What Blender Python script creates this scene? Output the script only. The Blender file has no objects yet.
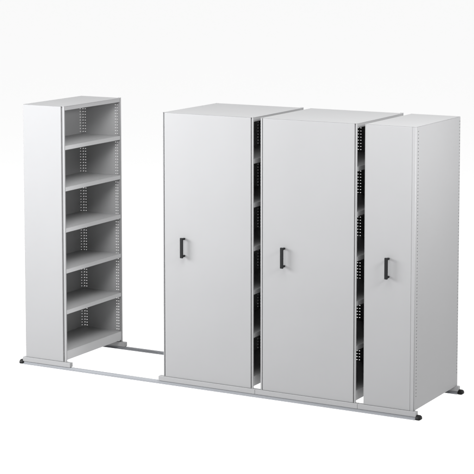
import bpy, bmesh, math
from mathutils import Vector, Matrix
sc = bpy.context.scene
COL = sc.collection

# ------------------------------------------------------------------ materials
def node(nt, t, **kw):
    n = nt.nodes.new(t)
    for k, v in kw.items(): setattr(n, k, v)
    return n

def paint(name, col, rough, spec=0.5, grain=0.0, metallic=0.0, mottle=0.03):
    m = bpy.data.materials.new(name); m.use_nodes = True
    nt = m.node_tree; b = nt.nodes['Principled BSDF']
    b.inputs['Metallic'].default_value = metallic
    b.inputs['Specular IOR Level'].default_value = spec
    tc = node(nt, 'ShaderNodeTexCoord')
    n1 = node(nt, 'ShaderNodeTexNoise'); n1.inputs['Scale'].default_value = 2.3; n1.inputs['Detail'].default_value = 5
    nt.links.new(tc.outputs['Object'], n1.inputs['Vector'])
    # slight unevenness of the powder coat: colour and gloss
    mx = node(nt, 'ShaderNodeMix', data_type='RGBA')
    mx.inputs['A'].default_value = (*[c*(1-mottle) for c in col], 1)
    mx.inputs['B'].default_value = (*[c*(1+mottle) for c in col], 1)
    nt.links.new(n1.outputs['Fac'], mx.inputs['Factor'])
    nt.links.new(mx.outputs['Result'], b.inputs['Base Color'])
    mr = node(nt, 'ShaderNodeMapRange')
    mr.inputs['To Min'].default_value = rough-0.05; mr.inputs['To Max'].default_value = rough+0.05
    nt.links.new(n1.outputs['Fac'], mr.inputs['Value'])
    nt.links.new(mr.outputs['Result'], b.inputs['Roughness'])
    if grain:
        n2 = node(nt, 'ShaderNodeTexNoise'); n2.inputs['Scale'].default_value = 420; n2.inputs['Detail'].default_value = 2
        nt.links.new(tc.outputs['Object'], n2.inputs['Vector'])
        bp = node(nt, 'ShaderNodeBump'); bp.inputs['Strength'].default_value = grain; bp.inputs['Distance'].default_value = 0.001
        nt.links.new(n2.outputs['Fac'], bp.inputs['Height'])
        nt.links.new(bp.outputs['Normal'], b.inputs['Normal'])
    return m

M_PANEL = paint('grey_powder_coat', (0.172, 0.1725, 0.175), 0.50, 0.2, 0.12)
M_STEEL_LIT = paint('grey_steel_brightened', (0.235, 0.236, 0.239), 0.50, 0.2, 0.08)  # panel grey made lighter to offset the shade inside the units
M_RAIL  = paint('galvanised_rail', (0.15, 0.155, 0.165), 0.45, 0.25, 0.0, 0.0)
M_BLACK = paint('black_plastic', (0.0055, 0.0057, 0.0062), 0.42, 0.12, 0.1)
M_RUB   = paint('black_rubber', (0.004, 0.004, 0.004), 0.5, 0.12, 0.1)

# translucent white floor, an added setup: light from beneath hides every shadow on it
m = bpy.data.materials.new('white_backlit_floor'); m.use_nodes = True
nt = m.node_tree; nt.nodes.clear()
out = node(nt, 'ShaderNodeOutputMaterial'); tr = node(nt, 'ShaderNodeBsdfTranslucent')
tr.inputs['Color'].default_value = (0.98, 0.98, 0.98, 1)
nt.links.new(tr.outputs[0], out.inputs['Surface'])
M_FLOOR = m

# ------------------------------------------------------------------ mesh helpers
class MB:
    def __init__(s): s.v = []; s.f = []
    def box(s, x0, x1, y0, y1, z0, z1):
        i = len(s.v)
        s.v += [(x0,y0,z0),(x1,y0,z0),(x1,y1,z0),(x0,y1,z0),(x0,y0,z1),(x1,y0,z1),(x1,y1,z1),(x0,y1,z1)]
        s.f += [tuple(i+k for k in q) for q in ((0,3,2,1),(4,5,6,7),(0,1,5,4),(1,2,6,5),(2,3,7,6),(3,0,4,7))]
        return s
    def prism_x(s, prof, x0, x1):                      # profile of (y,z), counter-clockwise seen from +x
        i = len(s.v); n = len(prof)
        s.v += [(x0,y,z) for y,z in prof] + [(x1,y,z) for y,z in prof]
        for k in range(n):
            l = (k+1) % n
            s.f.append((i+k, i+l, i+n+l, i+n+k)[::-1])
        s.f.append(tuple(i+k for k in range(n))[::-1]); s.f.append(tuple(i+n+k for k in range(n)))
        return s
    def tube_z(s, x0, x1, y0, y1, z0, z1, t):          # hollow square post, open at the top
        s.v_outer(x0, x1, y0, y1, z0, z1, t); return s
    def v_outer(s, x0, x1, y0, y1, z0, z1, t):
        i = len(s.v)
        R = [(x0,y0),(x1,y0),(x1,y1),(x0,y1)]; r = [(x0+t,y0+t),(x1-t,y0+t),(x1-t,y1-t),(x0+t,y1-t)]
        s.v += [(x,y,z0) for x,y in R] + [(x,y,z1) for x,y in R] + [(x,y,z0) for x,y in r] + [(x,y,z1) for x,y in r]
        for k in range(4):
            l = (k+1) % 4
            s.f += [(i+k,i+l,i+4+l,i+4+k), (i+8+l,i+8+k,i+12+k,i+12+l), (i+4+k,i+4+l,i+12+l,i+12+k), (i+l,i+k,i+8+k,i+8+l)]
    def build(s, name, mat, parent=None, bevel=0.0, segs=2):
        me = bpy.data.meshes.new(name); me.from_pydata(s.v, [], s.f); me.materials.append(mat)
        bm = bmesh.new(); bm.from_mesh(me); bmesh.ops.recalc_face_normals(bm, faces=bm.faces); bm.to_mesh(me); bm.free()
        o = bpy.data.objects.new(name, me); COL.objects.link(o)
        if parent: o.parent = parent
        if bevel:
            b = o.modifiers.new('bevel', 'BEVEL'); b.width = bevel; b.segments = segs; b.limit_method = 'ANGLE'; b.harden_normals = True
            for p in me.polygons: p.use_smooth = True
        return o

def perforated(mb, axis, u0, u1, z0, z1, p0, p1, cols, hw, hh, pitch, zs, ze):
    """steel sheet with real rows of rectangular slots. axis 'x': sheet spans x, thin in y; 'y': spans y, thin in x."""
    us = sorted({u0, u1} | {c-hw/2 for c in cols} | {c+hw/2 for c in cols})
    rows = []; z = zs
    while z < ze: rows.append(z); z += pitch
    zl = sorted({z0, z1} | {r-hh/2 for r in rows} | {r+hh/2 for r in rows})
    nu, nz = len(us)-1, len(zl)-1
    def solid(a, b):
        if a < 0 or b < 0 or a >= nu or b >= nz: return False
        cu, cz = (us[a]+us[a+1])/2, (zl[b]+zl[b+1])/2
        if min(abs(cu-c) for c in cols) < hw/2 - 1e-6 and any(abs(cz-r) < hh/2 - 1e-6 for r in rows): return False
        return True
    idx = {}
    def V(a, b, p):
        k = (a, b, p)
        if k not in idx:
            idx[k] = len(mb.v); w = p1 if p else p0
            mb.v.append((us[a], w, zl[b]) if axis == 'x' else (w, us[a], zl[b]))
        return idx[k]
    S = [[solid(a, b) for b in range(nz)] for a in range(nu)]
    g = lambda a, b: 0 <= a < nu and 0 <= b < nz and S[a][b]
    for a in range(nu):
        for b in range(nz):
            if not S[a][b]: continue
            mb.f.append((V(a,b,0), V(a+1,b,0), V(a+1,b+1,0), V(a,b+1,0)))
            mb.f.append((V(a,b,1), V(a,b+1,1), V(a+1,b+1,1), V(a+1,b,1)))
            if not g(a-1,b): mb.f.append((V(a,b,0), V(a,b+1,0), V(a,b+1,1), V(a,b,1)))
            if not g(a+1,b): mb.f.append((V(a+1,b,0), V(a+1,b,1), V(a+1,b+1,1), V(a+1,b+1,0)))
            if not g(a,b-1): mb.f.append((V(a,b,0), V(a,b,1), V(a+1,b,1), V(a+1,b,0)))
            if not g(a,b+1): mb.f.append((V(a,b+1,0), V(a+1,b+1,0), V(a+1,b+1,1), V(a,b+1,1)))
    return mb

def thing(name, label, cat, loc, group=None):
    o = bpy.data.objects.new(name, None); COL.objects.link(o)
    o.empty_display_size = 0.2; o.location = loc; o['label'] = label; o['category'] = cat
    if group: o['group'] = group
    return o

# ------------------------------------------------------------------ shelving units
D = 0.845; H = 2.10; ZB = 0.06          # depth, carcass height, height of the carcass base above the floor
PITCH = 0.0245; HZ = 1.051
BAYZ = [0.090 + 0.3375*i for i in range(6)]   # top faces of the shelves above the carcass base

def make_unit(x0, W, label, left, right, beam, handle_x=None, group=None):
    """left / right: ('open', strip, groove) or ('closed', strip, groove)"""
    t = thing('shelving_unit', label, 'shelving unit', (x0, 0, ZB), group)
    lo, ls, lg = left; ro, rs, rg = right
    # front panel: folded steel sheet standing on the carriage beam
    fp = MB().box(ls+lg, W-rs-rg, 0.0, 0.0140, 0.0, H-0.002).build('front_panel', M_PANEL, t, 0.003, 3)
    if handle_x is not None:
        h = MB()
        h.box(handle_x-.0125, handle_x+.0125, -.052, -.038, HZ-.080, HZ+.080)
        h.box(handle_x-.009, handle_x+.009, -.039, -.001, HZ+.060, HZ+.075)
        h.box(handle_x-.009, handle_x+.009, -.039, -.001, HZ-.075, HZ-.060)
        ho = h.build('handle', M_BLACK, fp, 0.004, 3)
    # uprights at the corners (hollow, open on top)
    for (a, b, op, rise) in ((0.0, max(ls, .008), lo, .002), (W-max(rs, .008), W, ro, .003)):
        if a == 0.0 and ls == 0: continue
        if op == 'closed':                              # folded corner with a generous radius
            rr = .004; n = 8; v = MB(); pr = [(W-rs, .001)] + [(W-rr+rr*math.sin(math.pi/2*k/n), .001+rr*(1-math.cos(math.pi/2*k/n))) for k in range(n+1)] + [(W, .030), (W-rs, .030)]
            N = len(pr); v.v = [(x, y, 0.0) for x, y in pr] + [(x, y, H-.0022) for x, y in pr]
            v.f = [(k, (k+1) % N, N+(k+1) % N, N+k) for k in range(N)] + [tuple(range(N))[::-1], tuple(range(N, 2*N))]
            uo = v.build('upright', M_PANEL, t)
            for p in uo.data.polygons: p.use_smooth = 0 < p.index <= n
            continue
        top = H+rise if op == 'open' else H-.0025
        MB().tube_z(a, b, .003 if op == 'open' else .001, .0145, 0.0, top, .0015).build('upright', M_PANEL, t, 0.0010, 2)
    for (a, b, op, rise) in ((0.0, .024, lo, .0005), (W-.024, W, ro, .004)):
        if op == 'closed': continue
        MB().tube_z(a, b, D-.014, D, 0.0, H+rise, .0015).build('upright', M_PANEL, t, 0.0010, 2)
    # perforated end sheets front and back
    double = lo == 'open' and ro == 'open'
    cols = []
    if lo == 'closed': cols += [.018, .040, W-.055, W-.036]
    elif ro == 'closed': cols += [.036, .055, W-.040, W-.018]
    if double: cols = [.036, .055, W/2-.040, W/2-.018, W/2+.018, W/2+.040, W-.055, W-.036]
    for (p0, p1) in ((.0150, .0164), (D-.0045, D-.0031)):
        a, b = ((.0245 if lo == 'open' else .0004), (W-.0245 if ro == 'open' else W-.0004)) if p0 > .1 else (ls+.0002 if ls else .002, W-rs-.0002)
        mb = MB(); perforated(mb, 'x', a, b, .004, H-.006, p0, p1, cols, .0105, .0037, PITCH, .055, H-.045)
        mb.build('end_sheet', M_STEEL_LIT, t)
    # back sheet or centre sheet
    bx = .0005 if lo == 'closed' else (W-.0023 if ro == 'closed' else W/2-.0009)
    y0, y1 = .0170, D-.005
    if ro == 'closed':
        # sheet wraps over the uprights, flush outside
        bx = W-.0018; y0, y1 = .0303, D-.0005
    if lo == 'closed':
        bx = -.0020; y0, y1 = .0145, D-.0005
    mb = MB(); perforated(mb, 'y', y0, y1, .002, H-.0028, bx, bx+.0018, [y0+.020, y1-.020] if ro != 'closed' or double else [y0+.010, y1-.012],
                          .010 if ro == 'closed' else .012, .0028 if double else (.0037 if ro != 'closed' else .0065), PITCH, .104 if ro == 'closed' and not double else .055, H-.020)
    mb.build('centre_sheet' if double else 'back_sheet', M_PANEL if ro == 'closed' and not double else M_STEEL_LIT, t)
    # top panel: tray turned down all round
    tp = MB(); rr = .004; xr = W-.0008
    pr = [(.0008, .0012)] + ([(xr-rr+rr*math.sin(math.pi/2*k/6), .0016+rr*(1-math.cos(math.pi/2*k/6))) for k in range(7)] if ro == 'closed' else [(xr, .0012)]) + [(xr, D-.0008), (.0008, D-.0008)]
    N = len(pr); tp.v = [(x, y, H-.0016) for x, y in pr] + [(x, y, H) for x, y in pr]
    tp.f = [(k, (k+1) % N, N+(k+1) % N, N+k) for k in range(N)] + [tuple(range(N))[::-1], tuple(range(N, 2*N))]
    for s, op in ((0, lo), (1, ro)):
        xa = .0030 if s == 0 else W-.0048
        tp.box(xa, xa+.0018, .0150, D-.0145, H-.034, H-.0014)
    tp.build('top_panel', M_PANEL, t, 0.0006, 1)
    # shelves
    sides = []
    if double: sides = [(0, 1), (1, -1)]
    elif lo == 'open': sides = [(0, 1)]
    else: sides = [(1, -1)]
    for s, sg in sides:
        if double: xin = W/2 - .0015 if s == 0 else W/2 + .0015
        else: xin = W-.003 if s == 0 else .0015
        xout = .003 if s == 0 else W-.003
        mid = .026 if s == 0 else W-.026
        for k, z in enumerate(BAYZ):
            lip = .074 if k == 0 else .033
            m_ = MB()
            A, B = sorted((xin, mid)); m_.box(A, B, .0170, D-.0052, z-.0014, z)
            A, B = sorted((mid+(-.0001 if s else .0001), xout)); m_.box(A, B, .0172, D-.0146, z-.0014, z)
            # turned-down front edge with its return fold
            A, B = sorted((xout, xout+.0016*sg)); m_.box(A, B, .0152, D-.0146, z-lip, z-.0013)
            A, B = sorted((xout+.0016*sg, xout+.016*sg)); m_.box(A, B, .0172, D-.0148, z-lip, z-lip+.0014)
            A, B = sorted((xin, xin-.0016*sg)); m_.box(A, B, .0172, D-.0054, z-.030, z-.0013)
            m_.build('shelf', M_STEEL_LIT, t)
    # carriage beams: they run on the rails and carry the carcass
    bl, br = beam
    for ya, yb in ((-.010, .030), (D-.036, D+.004)):
        b = MB().box(-bl, W+br, ya, yb, -.038, -.0006)
        b.build('carriage_beam', M_PANEL, t, 0.0022, 2)
    return t

X = [0.0, 0.4037, 1.3357, 2.1415, 2.2071, 3.0135, 3.0795, 3.4879]
make_unit(X[0], X[1]-X[0], 'narrow light grey unit standing apart at the far left, its open side showing empty shelves',
          ('closed', 0, 0), ('open', .016, .014), (.026, .043))
G = 'wide closed shelving units with two open sides'
make_unit(X[2], X[3]-X[2], 'wide grey unit with black handle, directly right of the open aisle',
          ('open', .006, .010), ('open', .011, .008), (.043, .0215), .197, G)
make_unit(X[4], X[5]-X[4], 'wide grey unit with black handle, between the other wide unit and narrow end unit',
          ('open', .013, .006), ('open', .011, .008), (.0425, .0215), .207, G)
make_unit(X[6], X[7]-X[6], 'narrow grey end unit at the far right with black handle and plain closed side panel',
          ('open', .006, .0015), ('closed', .030, .0012), (.043, .022), .198)

# ------------------------------------------------------------------ rails on the floor
def make_rail(y, label):
    t = thing('floor_rail', label, 'rail', (-.020, y, 0), 'floor rails under the shelving units')
    L = 3.4879 + .020 + .018
    prof = [(-.030,.0), (.030,.0), (.030,.006), (.014,.007), (.011,.0205), (-.011,.0205), (-.014,.007), (-.030,.006)]
    MB().prism_x(prof, 0, L).build('rail_track', M_RAIL, t, 0.0012, 2)
    for s in (0, 1):
        # rubber stop: chamfered block with a foot
        x = -.001 if s == 0 else L+.001; d = -1 if s == 0 else 1
        v = MB(); ring = []
        prof = [(-.027,.001), (.027,.001), (.029,.012), (.022,.028), (.010,.035), (-.010,.035), (-.022,.028), (-.029,.012)]
        i = 0; n = len(prof)
        xs = [(0, .90), (.007, 1), (.028, 1), (.037, .8), (.040, .5)]
        for dx, sc_ in xs: v.v += [(x+d*dx, py*sc_, pz*sc_ + (.0 if sc_ == 1 else (1-sc_)*.010)) for py, pz in prof]
        for a in range(len(xs)-1):
            for k in range(n):
                l = (k+1) % n; v.f.append((a*n+k, a*n+l, (a+1)*n+l, (a+1)*n+k))
        v.f.append(tuple(range(n))); v.f.append(tuple((len(xs)-1)*n+k for k in range(n)))
        v.build('end_stop', M_RUB, t, 0.0015, 2)
    return t
make_rail(.008, 'long front floor rail with black end stops, running along the feet of the front panels')
make_rail(D-.016, 'long rear floor rail with black end stops, running behind under the backs of the units')

# ------------------------------------------------------------------ the floor they stand on, glowing from added light beneath
f = MB(); f.v = [(-300,-60,0),(300,-60,0),(300,400,0),(-300,400,0)]; f.f = [(0,1,2,3)]
fl = f.build('floor', M_FLOOR); fl['kind'] = 'structure'

# ------------------------------------------------------------------ light
w = bpy.data.worlds.new('World'); sc.world = w; w.use_nodes = True
nt = w.node_tree; bg = nt.nodes['Background']
tc = node(nt, 'ShaderNodeTexCoord'); sx = node(nt, 'ShaderNodeSeparateXYZ')
nt.links.new(tc.outputs['Generated'], sx.inputs[0])
gt = node(nt, 'ShaderNodeMath', operation='GREATER_THAN'); gt.inputs[1].default_value = 0.0
nt.links.new(sx.outputs['Z'], gt.inputs[0])
mx = node(nt, 'ShaderNodeMix', data_type='RGBA')
mx.inputs['A'].default_value = (0.972, 0.972, 0.972, 1)     # added white light that shines up through the floor
mr = node(nt, 'ShaderNodeMapRange'); mr.inputs['To Min'].default_value = 1.48; mr.inputs['To Max'].default_value = 1.52
nt.links.new(sx.outputs['Z'], mr.inputs['Value']); nt.links.new(mr.outputs['Result'], mx.inputs['B'])   # added even light from all round above the floor
nt.links.new(gt.outputs[0], mx.inputs['Factor']); nt.links.new(mx.outputs['Result'], bg.inputs['Color'])
bg.inputs['Strength'].default_value = 1.0

def area(name, loc, target, sx_, sy_, power, col=(1,1,1), spread=180):
    l = bpy.data.lights.new(name, 'AREA'); l.shape = 'RECTANGLE'; l.size = sx_; l.size_y = sy_; l.energy = power; l.color = col
    l.spread = math.radians(spread)
    o = bpy.data.objects.new(name, l); COL.objects.link(o); o.location = loc
    o.rotation_euler = (Vector(target)-Vector(loc)).to_track_quat('-Z', 'Y').to_euler(); return o
area('key_softbox', (-2.9, -3.9, 3.1), (.5, 0, 1.8), 3.6, 2.0, 430, (0.98, 0.99, 1.0), 130)
area('overhead_fill', (3.2, -1.6, 4.6), (2.6, .3, 1.8), 3.0, 2.4, 180)  # added unseen fill that lifts the top faces
area('side_fill', (6.0, -.9, 3.2), (3.5, .4, 2.0), 1.4, .9, 46, (1,1,1), 80)  # added unseen fill, aimed high to brighten the upper right side
area('aisle_fill', (1.9, -2.4, 3.6), (.2, .6, 1.0), 1.5, 1.5, 16, (1,1,1), 70)  # added unseen fill for the inside of the left unit
area('under_floor_glow', (1.5, -6, -5), (1.5, -3, 0), 10, 6, 900)  # added unseen lamp, whitens the near floor from below

# ------------------------------------------------------------------ camera (fitted to the photograph)
cam = bpy.data.cameras.new('camera'); co = bpy.data.objects.new('camera', cam); COL.objects.link(co); sc.camera = co
p, y, r = math.radians(-5.61559926), math.radians(-28.35451202), math.radians(0.0544687)
fo = Vector((math.sin(y)*math.cos(p), math.cos(y)*math.cos(p), math.sin(p)))
rt = Vector((math.cos(y), -math.sin(y), 0)); up = rt.cross(fo)
R_ = rt*math.cos(r)+up*math.sin(r); U_ = -rt*math.sin(r)+up*math.cos(r)
co.matrix_world = Matrix(((R_.x,U_.x,-fo.x,8.50925053),(R_.y,U_.y,-fo.y,-11.61527296),(R_.z,U_.z,-fo.z,3.5073406+ZB),(0,0,0,1)))
cam.sensor_fit = 'HORIZONTAL'; cam.sensor_width = 36; cam.lens = 1756.07/474*36
cam.shift_x = -(264.43-237)/474; cam.shift_y = (103.829-237)/474
cam.clip_start = .1; cam.clip_end = 2000

sc.render.engine = 'CYCLES'
sc.view_settings.view_transform = 'Standard'; sc.view_settings.look = 'None'
sc.view_settings.exposure = 0; sc.view_settings.gamma = 1
sc.cycles.max_bounces = 10; sc.cycles.diffuse_bounces = 6
sc.render.resolution_x = 1024; sc.render.resolution_y = 1024
